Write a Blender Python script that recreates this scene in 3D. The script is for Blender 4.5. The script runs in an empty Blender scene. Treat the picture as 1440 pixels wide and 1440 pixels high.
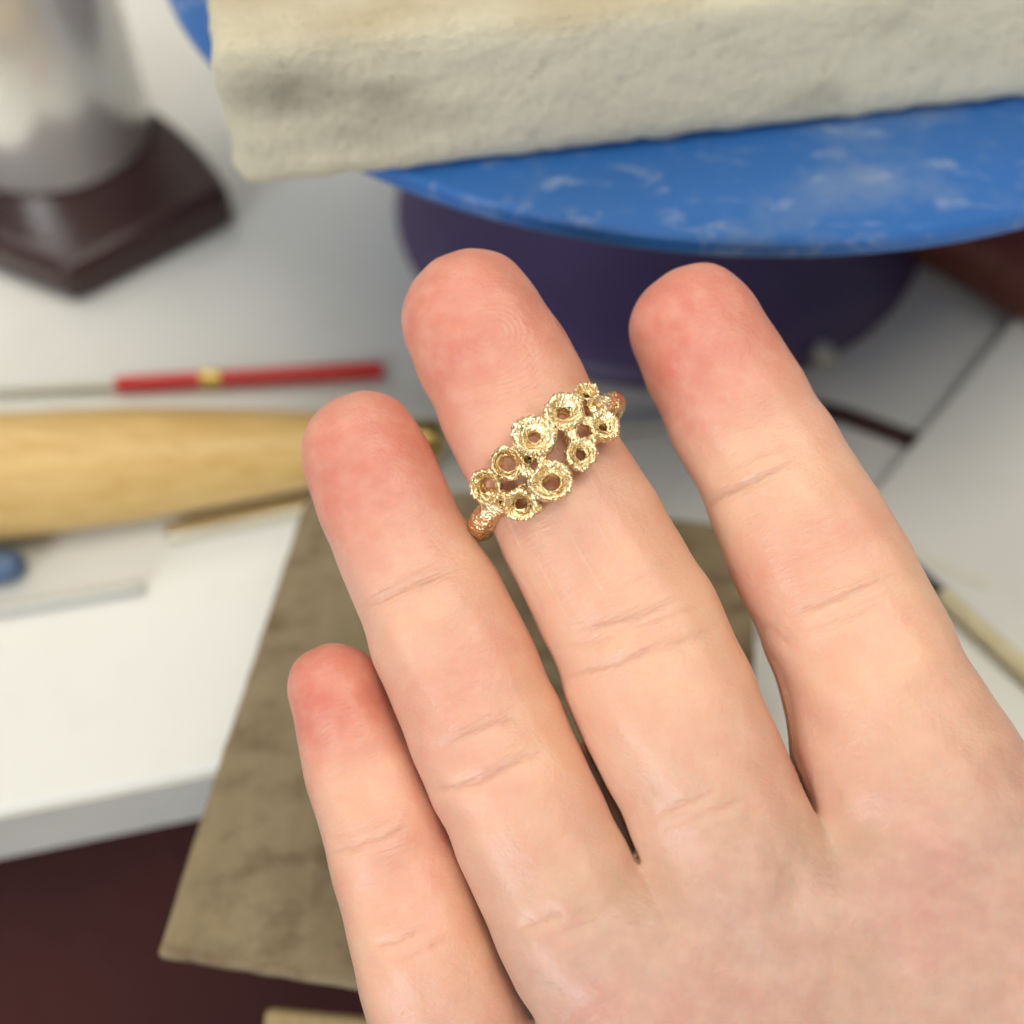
import bpy, math, random
import numpy as np
import openvdb
from mathutils import Vector, Matrix, noise as mnoise

random.seed(7)
rng = np.random.default_rng(7)
MM = 0.001
sc = bpy.context.scene
col = sc.collection

# ------------------------------------------------------------------ camera
CAM_H, PITCH, FPX, HALF = 152.0, math.radians(52), 1738.0, 720.0
HAND_DEPTH = 115.0
cam_d = bpy.data.cameras.new("camera")
cam = bpy.data.objects.new("camera", cam_d)
col.objects.link(cam)
cam.location = (0, 0, CAM_H * MM)
cam.rotation_euler = (math.radians(90) - PITCH, 0, 0)
cam_d.sensor_width = 36
cam_d.lens = 36 * FPX / (2 * HALF)
cam_d.clip_start, cam_d.clip_end = 0.005, 20
cam_d.dof.use_dof = True
cam_d.dof.focus_distance = 0.109
cam_d.dof.aperture_fstop = cam_d.lens / 3.1
sc.camera = cam

# ------------------------------------------------------------------ room light
w = bpy.data.worlds.new("World")
sc.world = w
w.use_nodes = True
w.node_tree.nodes["Background"].inputs[0].default_value = (1.0, 0.965, 0.90, 1)
w.node_tree.nodes["Background"].inputs[1].default_value = 0.29


def area(name, loc, target, sx, sy, power, colour):
    d = bpy.data.lights.new(name, 'AREA')
    d.shape, d.size, d.size_y, d.energy, d.color = 'RECTANGLE', sx, sy, power, colour
    o = bpy.data.objects.new(name, d)
    col.objects.link(o)
    o.location = loc
    o.rotation_euler = (Vector(target) - Vector(loc)).to_track_quat('-Z', 'Y').to_euler()
    return o


area("ceiling_lamp", (0.20, -0.08, 1.12), (0, 0.14, 0.03), 0.8, 0.65, 6.6, (1.0, 0.94, 0.83))
area("back_left_fill", (-0.55, 0.62, 1.2), (-0.05, 0.16, 0.03), 0.9, 0.5, 5.4, (1.0, 0.95, 0.86))  # added fill from behind left, brightens the dim left part of the bench
area("window_light", (-0.50, -0.95, 0.46), (0, 0.12, 0.03), 0.6, 0.6, 9.0, (0.84, 0.90, 1.0))
sc.view_settings.view_transform = 'Standard'
sc.view_settings.look = 'None'
sc.view_settings.exposure = 0.20
sc.view_settings.gamma = 1
sc.cycles.use_denoising = True
sc.cycles.max_bounces = 6
sc.cycles.diffuse_bounces = 3
sc.cycles.glossy_bounces = 3
sc.cycles.use_adaptive_sampling = True
sc.cycles.adaptive_threshold = 0.05
sc.render.film_transparent = False


# ------------------------------------------------------------------ measuring helpers (millimetres)
def ray(u, v):
    x, y = (u - HALF) / FPX, (HALF - v) / FPX
    return np.array([x, math.cos(PITCH) + y * math.sin(PITCH), -math.sin(PITCH) + y * math.cos(PITCH)])


def at(u, v, z=0.0):
    """the point at height z above the bench that the photograph shows at (u, v)"""
    d = ray(u, v)
    return np.array([0, 0, CAM_H]) + d * ((z - CAM_H) / d[2])


FWD = np.array([0, math.cos(PITCH), -math.sin(PITCH)])
UP = np.array([0, math.sin(PITCH), math.cos(PITCH)])
TILT = math.radians(10)
HO = np.array([0, 0, CAM_H]) + FWD * HAND_DEPTH
HX = np.array([1.0, 0, 0])
HY = UP * math.cos(TILT) + FWD * math.sin(TILT)
HZ = -FWD * math.cos(TILT) + UP * math.sin(TILT)


def hp(u, v, z=0.0):
    """(x, y) in the hand's own plane, lifted z towards the viewer"""
    d = ray(u, v)
    o = np.array([0, 0, CAM_H]) - HO
    t = (z - o @ HZ) / (d @ HZ)
    p = o + d * t
    return np.array([p @ HX, p @ HY])


HAND_M = Matrix(((HX[0], HY[0], HZ[0], HO[0] * MM), (HX[1], HY[1], HZ[1], HO[1] * MM),
                 (HX[2], HY[2], HZ[2], HO[2] * MM), (0, 0, 0, 1)))


# ------------------------------------------------------------------ materials
class NT:
    def __init__(self, name):
        self.m = bpy.data.materials.new(name)
        self.m.use_nodes = True
        self.t = self.m.node_tree
        self.b = self.t.nodes["Principled BSDF"]
        self.out = self.t.nodes["Material Output"]

    def n(self, kind, **kw):
        nd = self.t.nodes.new(kind)
        for k, v in kw.items():
            if k.startswith('i_'):
                key = k[2:]
                key = int(key) if key.isdigit() else key.replace('_', ' ')
                self.plug(nd.inputs[key], v)
            else:
                setattr(nd, k, v)
        return nd

    def plug(self, sock, v):
        if isinstance(v, bpy.types.NodeSocket):
            self.t.links.new(v, sock)
        else:
            if sock.type == 'RGBA' and len(v) == 3:
                v = (*v, 1)
            sock.default_value = v

    def set(self, **kw):
        for k, v in kw.items():
            self.plug(self.b.inputs[k.replace('_', ' ')], v)

    def coord(self, scale=(1, 1, 1), rot=(0, 0, 0), out='Object'):
        tc = self.n('ShaderNodeTexCoord')
        mp = self.n('ShaderNodeMapping', i_Vector=tc.outputs[out])
        mp.inputs['Scale'].default_value = scale
        mp.inputs['Rotation'].default_value = rot
        return mp.outputs[0]

    def noise(self, vec, scale, detail=4, rough=0.55, dist=0.0):
        nd = self.n('ShaderNodeTexNoise', i_Vector=vec, i_Scale=scale, i_Detail=detail, i_Roughness=rough, i_Distortion=dist)
        return nd.outputs['Fac']

    def ramp(self, fac, stops):
        r = self.n('ShaderNodeValToRGB', i_Fac=fac)
        e = r.color_ramp.elements
        while len(e) < len(stops):
            e.new(0.5)
        for el, (p, c) in zip(e, stops):
            el.position = p
            el.color = (c, c, c, 1) if isinstance(c, (int, float)) else (*c, 1)
        return r.outputs[0]

    def mix(self, fac, a, b, mode='MIX'):
        m = self.n('ShaderNodeMix', data_type='RGBA', blend_type=mode)
        self.plug(m.inputs[0], fac)
        self.plug(m.inputs[6], a)
        self.plug(m.inputs[7], b)
        return m.outputs[2]

    def math(self, op, a, b=0.0, c=0.0):
        m = self.n('ShaderNodeMath', operation=op)
        self.plug(m.inputs[0], a)
        self.plug(m.inputs[1], b)
        self.plug(m.inputs[2], c)
        return m.outputs[0]

    def attr(self, name, out='Fac'):
        return self.n('ShaderNodeAttribute', attribute_name=name).outputs[out]

    def bump(self, h, strength=0.3, dist=0.001, normal=None):
        b = self.n('ShaderNodeBump', i_Height=h, i_Strength=strength, i_Distance=dist)
        if normal is not None:
            self.plug(b.inputs['Normal'], normal)
        return b.outputs[0]


def simple(name, base, rough=0.5, metal=0.0, var=0.15, scale=120, bump=0.15, bdist=0.0003, spec=0.5, stretch=(1, 1, 1)):
    k = NT(name)
    v = k.coord(scale=stretch)
    f = k.noise(v, scale, 5)
    c = k.mix(f, tuple(x * (1 - var) for x in base), tuple(min(1, x * (1 + var)) for x in base))
    k.set(Base_Color=c, Roughness=k.math('MULTIPLY_ADD', f, 0.2, rough - 0.1), Metallic=metal, Specular_IOR_Level=spec)
    if bump:
        k.set(Normal=k.bump(k.noise(v, scale * 5, 4), bump, bdist))
    return k.m


def mat_white():
    k = NT("white_laminate")
    v = k.coord()
    f = k.noise(v, 14, 4)
    g = k.noise(v, 90, 6, 0.7)
    c = k.mix(f, (0.66, 0.66, 0.61), (0.735, 0.735, 0.69))
    c = k.mix(k.ramp(g, [(0.52, 0.0), (0.75, 0.35)]), c, (0.62, 0.60, 0.53))
    k.set(Base_Color=c, Roughness=0.5, Specular_IOR_Level=0.35)
    k.set(Normal=k.bump(k.noise(v, 700, 3), 0.08, 0.0002))
    return k.m


def mat_blue():
    k = NT("blue_enamel")
    v = k.coord()
    vs = k.coord(scale=(1, 2.2, 1), rot=(0, 0, 0.35))
    big = k.noise(v, 42, 5, 0.6)
    fine = k.noise(vs, 160, 6, 0.65, 0.6)
    c = k.mix(k.noise(v, 25, 3), (0.014, 0.10, 0.335), (0.022, 0.13, 0.40))
    c = k.mix(k.ramp(big, [(0.53, 0.0), (0.72, 0.5)]), c, (0.27, 0.32, 0.36))
    chip = k.ramp(k.noise(v, 75, 2, 0.4), [(0.68, 0.0), (0.76, 0.7)])
    c = k.mix(chip, c, (0.62, 0.66, 0.66))
    c = k.mix(k.ramp(fine, [(0.56, 0.0), (0.80, 0.5)]), c, (0.55, 0.58, 0.55))
    yel = k.ramp(k.noise(v, 31, 2, 0.4), [(0.70, 0.0), (0.76, 0.5)])
    c = k.mix(yel, c, (0.45, 0.36, 0.12))
    k.set(Base_Color=c, Roughness=k.math('MULTIPLY_ADD', big, 0.3, 0.28))
    k.set(Normal=k.bump(fine, 0.12, 0.0003))
    return k.m


SMUDGES = [((-0.0675, -0.0555, 0.025), 0.25, 0.8), ((-0.006, -0.0445, 0.009), 0.20, 0.55), ((-0.057, -0.0535, 0.021), 0.22, 0.6)]


def mat_block():
    k = NT("ceramic_brick")
    v = k.coord()
    pits = k.noise(v, 560, 6, 0.75)
    big = k.noise(v, 36, 5, 0.6)
    c = k.mix(big, (0.88, 0.80, 0.57), (0.94, 0.885, 0.68))
    c = k.mix(k.ramp(pits, [(0.28, 0.6), (0.42, 0.0)]), c, (0.40, 0.35, 0.26))
    soot = k.ramp(k.noise(k.coord(scale=(1, 1, 2.2), rot=(0, 0.25, 0)), 27, 4, 0.6), [(0.57, 0.0), (0.74, 0.45)])
    c = k.mix(soot, c, (0.26, 0.235, 0.19))
    # heat-stained upper edge
    tc = k.n('ShaderNodeTexCoord')
    sep = k.n('ShaderNodeSeparateXYZ', i_0=tc.outputs['Object'])
    z = k.math('MULTIPLY_ADD', big, 0.004, sep.outputs[2])
    burn = k.ramp(k.math('MULTIPLY', z, 40.0), [(0.70, 0.0), (0.80, 0.85)])
    burn = k.math('MULTIPLY', burn, k.ramp(k.noise(v, 24, 2), [(0.42, 0.0), (0.6, 1.0)]))
    c = k.mix(burn, c, (0.46, 0.30, 0.10))
    # two soot smudges on the front face
    for pt, rad, amt in SMUDGES:
        dv = k.n('ShaderNodeVectorMath', operation='DISTANCE', i_0=k.coord(scale=(1, 1, 2.0)), i_1=pt).outputs['Value']
        dv = k.math('MULTIPLY_ADD', big, 0.010, dv)
        c = k.mix(k.ramp(k.math('MULTIPLY', dv, 20.0), [(rad * 0.35, amt), (rad, 0.0)]), c, (0.24, 0.21, 0.17))
    k.set(Base_Color=c, Roughness=0.92, Specular_IOR_Level=0.15)
    k.set(Normal=k.bump(pits, 1.0, 0.0014))
    return k.m


def mat_wood(name, a, b, rough=0.55, grain=(8, 90, 90), stain=None, rotz=0.0, bump=0.25):
    k = NT(name)
    v = k.coord(scale=grain, rot=(0, 0, rotz))
    f = k.noise(v, 6, 6, 0.6, 0.8)
    c = k.mix(k.ramp(f, [(0.3, 0.0), (0.7, 1.0)]), a, b)
    if stain:
        g = k.noise(k.coord(), 48, 5, 0.65)
        c = k.mix(k.ramp(g, [(0.52, 0.0), (0.68, 0.7)]), c, stain)
        g2 = k.noise(k.coord(scale=(1, 1.7, 1), rot=(0, 0, 0.6)), 150, 3, 0.6, 0.2)
        c = k.mix(k.ramp(g2, [(0.48, 0.0), (0.72, 0.75)]), c, stain)
    k.set(Base_Color=c, Roughness=rough, Specular_IOR_Level=0.35)
    k.set(Normal=k.bump(k.noise(v, 22, 5), bump, 0.0005))
    return k.m


def mat_skin():
    k = NT("skin")
    fl, det, dryf = k.attr("flush"), k.attr("detail"), k.attr("dryness")
    cds = k.n('ShaderNodeSeparateXYZ', i_0=k.attr("crease_d", 'Vector')).outputs
    cas = k.n('ShaderNodeSeparateXYZ', i_0=k.attr("crease_a", 'Vector')).outputs
    uv = k.attr("finger_coord", 'Vector')
    v = k.coord()
    blot = k.noise(v, 85, 3, 0.6)
    blot2 = k.noise(v, 420, 2, 0.6)
    base = k.mix(k.ramp(blot, [(0.32, 0.0), (0.68, 1.0)]), (0.685, 0.352, 0.252), (0.735, 0.442, 0.288))
    base = k.mix(k.math('MULTIPLY', k.attr("palm"), 0.8), base, k.mix(k.ramp(k.noise(v, 130, 3, 0.6), [(0.4, 0.0), (0.66, 1.0)]), (0.47, 0.308, 0.228), (0.515, 0.276, 0.222)))
    base = k.mix(k.math('MULTIPLY', fl, k.math('MULTIPLY_ADD', k.noise(v, 150, 3, 0.6), 0.8, 0.48)), base, (0.60, 0.172, 0.124))
    base = k.mix(k.math('MULTIPLY', k.ramp(blot2, [(0.4, 0.0), (0.7, 1.0)]), 0.22), base, (0.78, 0.53, 0.39))
    # fold lines: a wavering thin line at zero distance, paler skin beside it
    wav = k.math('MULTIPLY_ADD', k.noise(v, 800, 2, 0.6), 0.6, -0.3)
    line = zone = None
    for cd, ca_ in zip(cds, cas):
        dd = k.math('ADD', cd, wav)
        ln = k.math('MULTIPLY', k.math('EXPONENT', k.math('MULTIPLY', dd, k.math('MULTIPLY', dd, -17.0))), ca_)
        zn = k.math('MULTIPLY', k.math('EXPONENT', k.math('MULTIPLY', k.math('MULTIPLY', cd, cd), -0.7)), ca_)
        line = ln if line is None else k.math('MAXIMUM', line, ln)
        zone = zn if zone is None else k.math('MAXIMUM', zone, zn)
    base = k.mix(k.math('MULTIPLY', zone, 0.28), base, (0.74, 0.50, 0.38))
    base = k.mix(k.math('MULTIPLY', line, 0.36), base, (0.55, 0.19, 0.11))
    # fine ridges and dry lines follow each finger
    sep = k.n('ShaderNodeSeparateXYZ', i_0=uv)
    u, s, pr = sep.outputs
    px = k.math('MULTIPLY', u, 0.72)
    py = k.math('MULTIPLY', k.math('ADD', s, -10.5), 0.95)
    rr = k.math('SQRT', k.math('ADD', k.math('MULTIPLY', px, px), k.math('MULTIPLY', py, py)))
    rr = k.math('MULTIPLY_ADD', blot, 3.2, rr)
    ridge = k.math('MULTIPLY', k.math('SINE', k.math('MULTIPLY', rr, 14.0)), pr)
    mlong = k.n('ShaderNodeMapping', i_Vector=uv)
    mlong.inputs['Scale'].default_value = (2.3, 0.10, 1)
    dry = k.math('MULTIPLY', k.ramp(k.noise(mlong.outputs[0], 1.0, 2, 0.6), [(0.55, 0.0), (0.66, 1.0)]), dryf)
    mcr = k.n('ShaderNodeMapping', i_Vector=uv)
    mcr.inputs['Scale'].default_value = (0.30, 2.0, 1)
    cross = k.math('MULTIPLY', k.noise(mcr.outputs[0], 1.0, 3, 0.65, 0.5), det)
    h = k.math('MULTIPLY', ridge, k.math('MULTIPLY', blot2, 0.05))
    h = k.math('MULTIPLY_ADD', dry, 0.05, h)
    h = k.math('MULTIPLY_ADD', cross, k.math('MULTIPLY_ADD', zone, 0.55, 0.15), h)
    h = k.math('MULTIPLY_ADD', line, -0.17, h)
    h = k.math('MULTIPLY_ADD', k.noise(v, 1300, 2, 0.7), 0.21, h)
    base = k.mix(k.math('MULTIPLY', dry, 0.28), base, (0.80, 0.60, 0.48))
    k.set(Base_Color=base, Roughness=k.math('MULTIPLY_ADD', blot2, 0.25, 0.30), Specular_IOR_Level=0.5)
    k.set(Subsurface_Weight=0.75, Subsurface_Scale=0.0015)
    k.b.inputs['Subsurface Radius'].default_value = (1.0, 0.34, 0.20)
    k.set(Normal=k.bump(h, 0.8, 0.0006))
    return k.m


def mat_gold():
    k = NT("champagne_gold")
    v = k.coord()
    f = k.noise(v, 900, 5, 0.65)
    c = k.mix(k.ramp(f, [(0.35, 0.0), (0.65, 1.0)]), (0.97, 0.735, 0.41), (1.0, 0.88, 0.60))
    k.set(Base_Color=c, Metallic=1.0, Roughness=k.math('MULTIPLY_ADD', f, 0.24, 0.0))
    k.set(Normal=k.bump(k.noise(v, 1800, 3, 0.55), 0.9, 0.0005))
    return k.m


def mat_steel():
    k = NT("brushed_steel")
    v = k.coord(scale=(1, 1, 60))
    f = k.noise(v, 60, 4)
    k.set(Base_Color=(0.80, 0.775, 0.71), Metallic=0.62, Roughness=k.math('MULTIPLY_ADD', f, 0.16, 0.12))
    k.set(Normal=k.bump(f, 0.05, 0.0002))
    return k.m


M = dict(
    white=mat_white(), blue=mat_blue(), block=mat_block(), skin=mat_skin(), gold=mat_gold(), steel=mat_steel(),
    pin=mat_wood("weathered_wood", (0.215, 0.166, 0.090), (0.27, 0.212, 0.122), 0.8, (30, 12, 30), (0.11, 0.066, 0.036)),
    handle=mat_wood("varnished_wood", (0.52, 0.325, 0.105), (0.66, 0.46, 0.18), 0.33, (9, 100, 100), None, 0.1, 0.1),
    tan=mat_wood("pale_wood", (0.50, 0.36, 0.17), (0.58, 0.44, 0.24), 0.6, (60, 9, 60)),
    stick=mat_wood("bamboo", (0.55, 0.48, 0.28), (0.66, 0.60, 0.40), 0.5, (9, 90, 90)),
    mahogany=mat_wood("mahogany", (0.085, 0.022, 0.016), (0.15, 0.045, 0.03), 0.35, (9, 90, 90)),
    purple=simple("dark_violet_enamel", (0.072, 0.048, 0.115), 0.5, var=0.25, scale=60),
    brown=simple("dark_brown_lacquer", (0.033, 0.012, 0.012), 0.28, var=0.3, scale=80),
    leather=simple("dark_leather", (0.050, 0.014, 0.012), 0.75, var=0.35, scale=40, bump=0.5, bdist=0.001, spec=0.15),
    strap=simple("brown_strap", (0.055, 0.020, 0.017), 0.55, var=0.25, scale=150, bump=0.3),
    red=simple("red_lacquer", (0.60, 0.032, 0.028), 0.3, var=0.08),
    brass=simple("brass", (0.62, 0.45, 0.14), 0.3, metal=1.0, var=0.15),
    filesteel=simple("file_steel", (0.52, 0.51, 0.47), 0.42, metal=0.5, var=0.2, scale=400, bump=0.5),
    rodsteel=simple("pale_steel", (0.72, 0.68, 0.56), 0.32, metal=1.0, var=0.06),
    ferrule=simple("tin_ferrule", (0.55, 0.53, 0.44), 0.4, metal=0.7, var=0.1),
    blueplastic=simple("slate_blue_plastic", (0.07, 0.12, 0.21), 0.4, var=0.15),
    greyrod=simple("pale_grey_plastic", (0.47, 0.47, 0.42), 0.4, var=0.1),
    edge=simple("bench_edge", (0.56, 0.545, 0.48), 0.6, var=0.12, scale=60),
    shade=simple("tan_shadow", (0.70, 0.675, 0.58), 0.7, var=0.05),  # near-white tan that paints a faint shadow on the board
    dark=simple("dark_tip", (0.05, 0.045, 0.04), 0.5),
    floor=simple("dark_floor", (0.035, 0.022, 0.02), 0.7, var=0.3, scale=6),
)


# ------------------------------------------------------------------ mesh helpers (millimetres in, metres out)
ORIGIN = {}


def tag(o, label=None, cat=None, group=None, kind=None):
    for key, val in (("label", label), ("category", cat), ("group", group), ("kind", kind)):
        if val:
            o[key] = val
    return o


def thing(name, label, cat, loc, group=None):
    o = bpy.data.objects.new(name, None)
    col.objects.link(o)
    o.empty_display_size = 0.01
    o.location = tuple(float(c) * MM for c in loc)
    ORIGIN[o.name] = np.array(loc, float)
    return tag(o, label, cat, group)


def build(name, vf, mat, parent=None, origin=None, smooth=True, bevel=0.0, seg=2, angle=40):
    v, f = vf
    v = np.asarray(v, float)
    base = ORIGIN[parent.name] if parent is not None else np.zeros(3)
    if origin is None:
        origin = base if parent is not None else np.array([v[:, 0].mean(), v[:, 1].mean(), v[:, 2].min()])
    origin = np.array(origin, float)
    me = bpy.data.meshes.new(name)
    me.from_pydata([tuple(p) for p in (v - origin) * MM], [], [tuple(int(i) for i in q) for q in f])
    me.validate()
    me.materials.append(M[mat])
    o = bpy.data.objects.new(name, me)
    col.objects.link(o)
    if parent is not None:
        o.parent = parent
    o.location = tuple((origin - base) * MM)
    ORIGIN[o.name] = origin
    if smooth:
        me.polygons.foreach_set("use_smooth", [True] * len(me.polygons))
        if bevel or angle < 180:
            me.set_sharp_from_angle(angle=math.radians(angle))
    if bevel:
        b = o.modifiers.new("bevel", 'BEVEL')
        b.width, b.segments, b.limit_method, b.angle_limit = bevel * MM, seg, 'ANGLE', math.radians(30)
        b.harden_normals = False
    return o


def prism(poly, z0, z1):
    n = len(poly)
    v = [(p[0], p[1], z0) for p in poly] + [(p[0], p[1], z1) for p in poly]
    a = sum(poly[i][0] * poly[(i + 1) % n][1] - poly[(i + 1) % n][0] * poly[i][1] for i in range(n))
    f = [list(range(n))[::-1], list(range(n, 2 * n))] + [[i, (i + 1) % n, n + (i + 1) % n, n + i] for i in range(n)]
    if a < 0:
        f = [q[::-1] for q in f]
    return v, f


def frame(d):
    d = np.array(d, float)
    d /= np.linalg.norm(d)
    a = np.array([0, 0, 1.0]) if abs(d[2]) < 0.9 else np.array([1.0, 0, 0])
    x = np.cross(a, d)
    x /= np.linalg.norm(x)
    return x, np.cross(d, x), d


def lathe(p0, d, prof, n=48, close=True):
    """revolve (distance along d, radius) about the line from p0"""
    x, y, d = frame(d)
    v, f = [], []
    for t, r in prof:
        for k in range(n):
            a = 2 * math.pi * k / n
            v.append(np.array(p0) + d * t + (x * math.cos(a) + y * math.sin(a)) * r)
    for i in range(len(prof) - 1):
        for k in range(n):
            f.append([i * n + k, i * n + (k + 1) % n, (i + 1) * n + (k + 1) % n, (i + 1) * n + k])
    if close:
        if prof[0][1] > 1e-6:
            f.append(list(range(n))[::-1])
        if prof[-1][1] > 1e-6:
            f.append([(len(prof) - 1) * n + k for k in range(n)])
    return v, f


def rod(p0, p1, r0, r1=None, n=24, rnd=0.35):
    p0, p1 = np.array(p0, float), np.array(p1, float)
    L = np.linalg.norm(p1 - p0)
    r1 = r0 if r1 is None else r1
    e0, e1 = rnd * r0, rnd * r1
    prof = [(0, r0 - e0), (e0 * 0.3, r0 - e0 * 0.3), (e0, r0)]
    prof += [(e0 + (L - e0 - e1) * t, r0 + (r1 - r0) * t) for t in (0.25, 0.5, 0.75)]
    prof += [(L - e1, r1), (L - e1 * 0.3, r1 - e1 * 0.3), (L, r1 - e1)]
    return lathe(p0, p1 - p0, prof, n)


def bar(p0, p1, wdt, hgt):
    p0, p1 = np.array(p0, float), np.array(p1, float)
    d = (p1 - p0) / np.linalg.norm(p1 - p0)
    s = np.array([-d[1], d[0], 0])
    s /= np.linalg.norm(s)
    u = np.cross(d, s)
    if u[2] < 0:
        u = -u
    v = []
    for p in (p0, p1):
        for a, b in ((-1, -1), (1, -1), (1, 1), (-1, 1)):
            v.append(p + s * a * wdt / 2 + u * b * hgt / 2)
    f = [[0, 1, 2, 3], [7, 6, 5, 4]] + [[(i + 1) % 4, i, 4 + i, 4 + (i + 1) % 4] for i in range(4)]
    return v, f


# ------------------------------------------------------------------ the bench
ea, eb = at(0, 1140), at(300, 1080)
ed = (eb - ea) / np.linalg.norm(eb - ea)
L0, R0 = ea - ed * 260, ea + ed * 360
nrm = np.array([-ed[1], ed[0], 0])
bt = build("bench_top", prism([L0[:2], R0[:2], (R0 + nrm * 700)[:2], (L0 + nrm * 700)[:2]], -13, 0), 'white', bevel=0.8)
tag(bt, kind='structure', label="white laminate top of the jeweller's workbench")
es = build("edge_strip", prism([(L0 - nrm * 0.6)[:2], (R0 - nrm * 0.6)[:2], (R0 + nrm * 0.02)[:2], (L0 + nrm * 0.02)[:2]], -12.6, -0.9), 'edge', parent=bt)

# white board at the right, its edge running towards the viewer
sa, sb = at(1440, 430, 4), at(1230, 690, 4)
sd = (sb - sa) / np.linalg.norm(sb - sa)
sn = np.array([-sd[1], sd[0], 0])
if sn[0] < 0:
    sn = -sn
p_far, p_near = sa - sd * 150, sb + sd * 95
wb = build("white_board", prism([p_far[:2], p_near[:2], (p_near + sn * 260)[:2], (p_far + sn * 260)[:2]], 0.4, 4), 'white', bevel=0.5)
tag(wb, "plain white board lying across the bench right of the index finger", "board")

fl = build("floor", prism([(-3000, -3000), (3000, -3000), (3000, 3000), (-3000, 3000)], -760, -750), 'floor', smooth=False)
tag(fl, kind='structure', label="dark floor far below the bench")


# leather catch apron slung below the bench edge
def apron():
    v, f = [], []
    nu, nv = 50, 40
    for j in range(nv + 1):
        for i in range(nu + 1):
            a, b = i / nu, j / nv
            p = L0 + (R0 - L0) * a + nrm * (30 - 190 * b)
            sag = -22 - 46 * math.sin(math.pi * min(1, b * 1.05)) * (0.75 + 0.25 * math.sin(math.pi * a))
            rip = 3.0 * math.sin(a * 23 + b * 5) * math.sin(math.pi * b) + 2.5 * mnoise.noise((a * 9, b * 6, 0))
            v.append((p[0], p[1], sag + rip))
    for j in range(nv):
        for i in range(nu):
            k = j * (nu + 1) + i
            f.append([k, k + 1, k + nu + 2, k + nu + 1])
    return v, f


ap = build("leather_apron", apron(), 'leather', angle=180)
so = ap.modifiers.new("solid", 'SOLIDIFY')
so.thickness = 0.0015
tag(ap, "dark brown leather catch apron hanging below the white bench edge", "apron")


# wooden bench pin
def bench_pin():
    zt = 14.0
    c = [at(430, 695, zt), at(219, 1342, zt), at(495, 1387, zt), at(760, 1440, zt), at(1062, 1180, zt), at(1062, 880, zt), at(1058, 742, zt), at(655, 688, zt)]
    pts = []
    for i in range(len(c)):
        a, b = c[i], c[(i + 1) % len(c)]
        m = max(2, int(np.linalg.norm(b - a) / 2.0))
        for k in range(m):
            p = a + (b - a) * k / m
            j = 0.25 * mnoise.noise((p[0] * 0.35, p[1] * 0.35, 3)) if k else 0
            pts.append((p[0] + j, p[1] + j))
    v, f = prism(pts, zt - 1.3, zt)
    n = len(pts)
    cx, cy = np.mean([p[0] for p in pts]), np.mean([p[1] for p in pts])
    low = len(v)
    v = v + [(cx + (p[0] - cx) * 0.86, cy + (p[1] - cy) * 0.86, 2.5) for p in pts]
    rev = f[2][0] != 0 or f[2][1] != 1
    f = f[1:] + [list(range(low, low + n))[::-1]]
    f += [[low + i, low + (i + 1) % n, (i + 1) % n, i] for i in range(n)]
    return v, f


bp = build("bench_pin", bench_pin(), 'pin', bevel=0.6)
tag(bp, "weathered grey brown wooden bench pin projecting from the bench below the fingers", "bench pin")
pa = at(372, 1412, -2)
pg = build("wooden_wedge", prism([pa[:2], (pa + [0.5, -16, 0])[:2], (pa + [34, -19, 0])[:2], (pa + [34, -3, 0])[:2]], -14, -2), 'tan', bevel=1.0)
tag(pg, "pale tan wooden wedge peeking out below the weathered bench pin", "wedge")

# ------------------------------------------------------------------ turntable with the soldering block
TC = np.array([30.5, 193.0, 0])
tt = thing("turntable", "round blue scuffed turntable on a dark violet foot under the soldering block", "turntable", TC)
DT = 62.0     # height of the disc's upper face
disc = [(DT - 3.4, 3), (DT - 3.4, 82.2), (DT - 3.0, 83.6), (DT - 2.2, 84.2), (DT - 0.7, 84.2), (DT - 0.1, 83.7), (DT, 82.9), (DT, 60), (DT, 30), (DT, 0.0)]
build("disc", lathe(TC, (0, 0, 1), disc, 160), 'blue', tt, angle=30)
foot = [(0.2, 48), (0.4, 49.6), (1.4, 50.3), (3.0, 50), (4.4, 48.6), (7, 42), (12, 30), (18, 20), (26, 14.5), (40, 12.5), (50, 13), (54, 18), (58.4, 20)]
build("foot", lathe(TC + [-2.5, 1, 0], (0, 0, 1), foot, 128), 'purple', tt, angle=50)
sp = at(1163, 470, 9)
build("foot_cap", lathe(sp - [0, 0, 5.4], (0.12, -0.10, 1), [(0, 2.0), (2.0, 2.0), (2.5, 1.5), (2.6, 0.0)], 20), 'ferrule', tt)  # small round pale metal cap on the slope of the foot

ca, cb = at(336, 275, DT), at(1440, 146, DT)
bd = (cb - ca) / np.linalg.norm(cb - ca)
bn = np.array([-bd[1], bd[0], 0])


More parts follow.
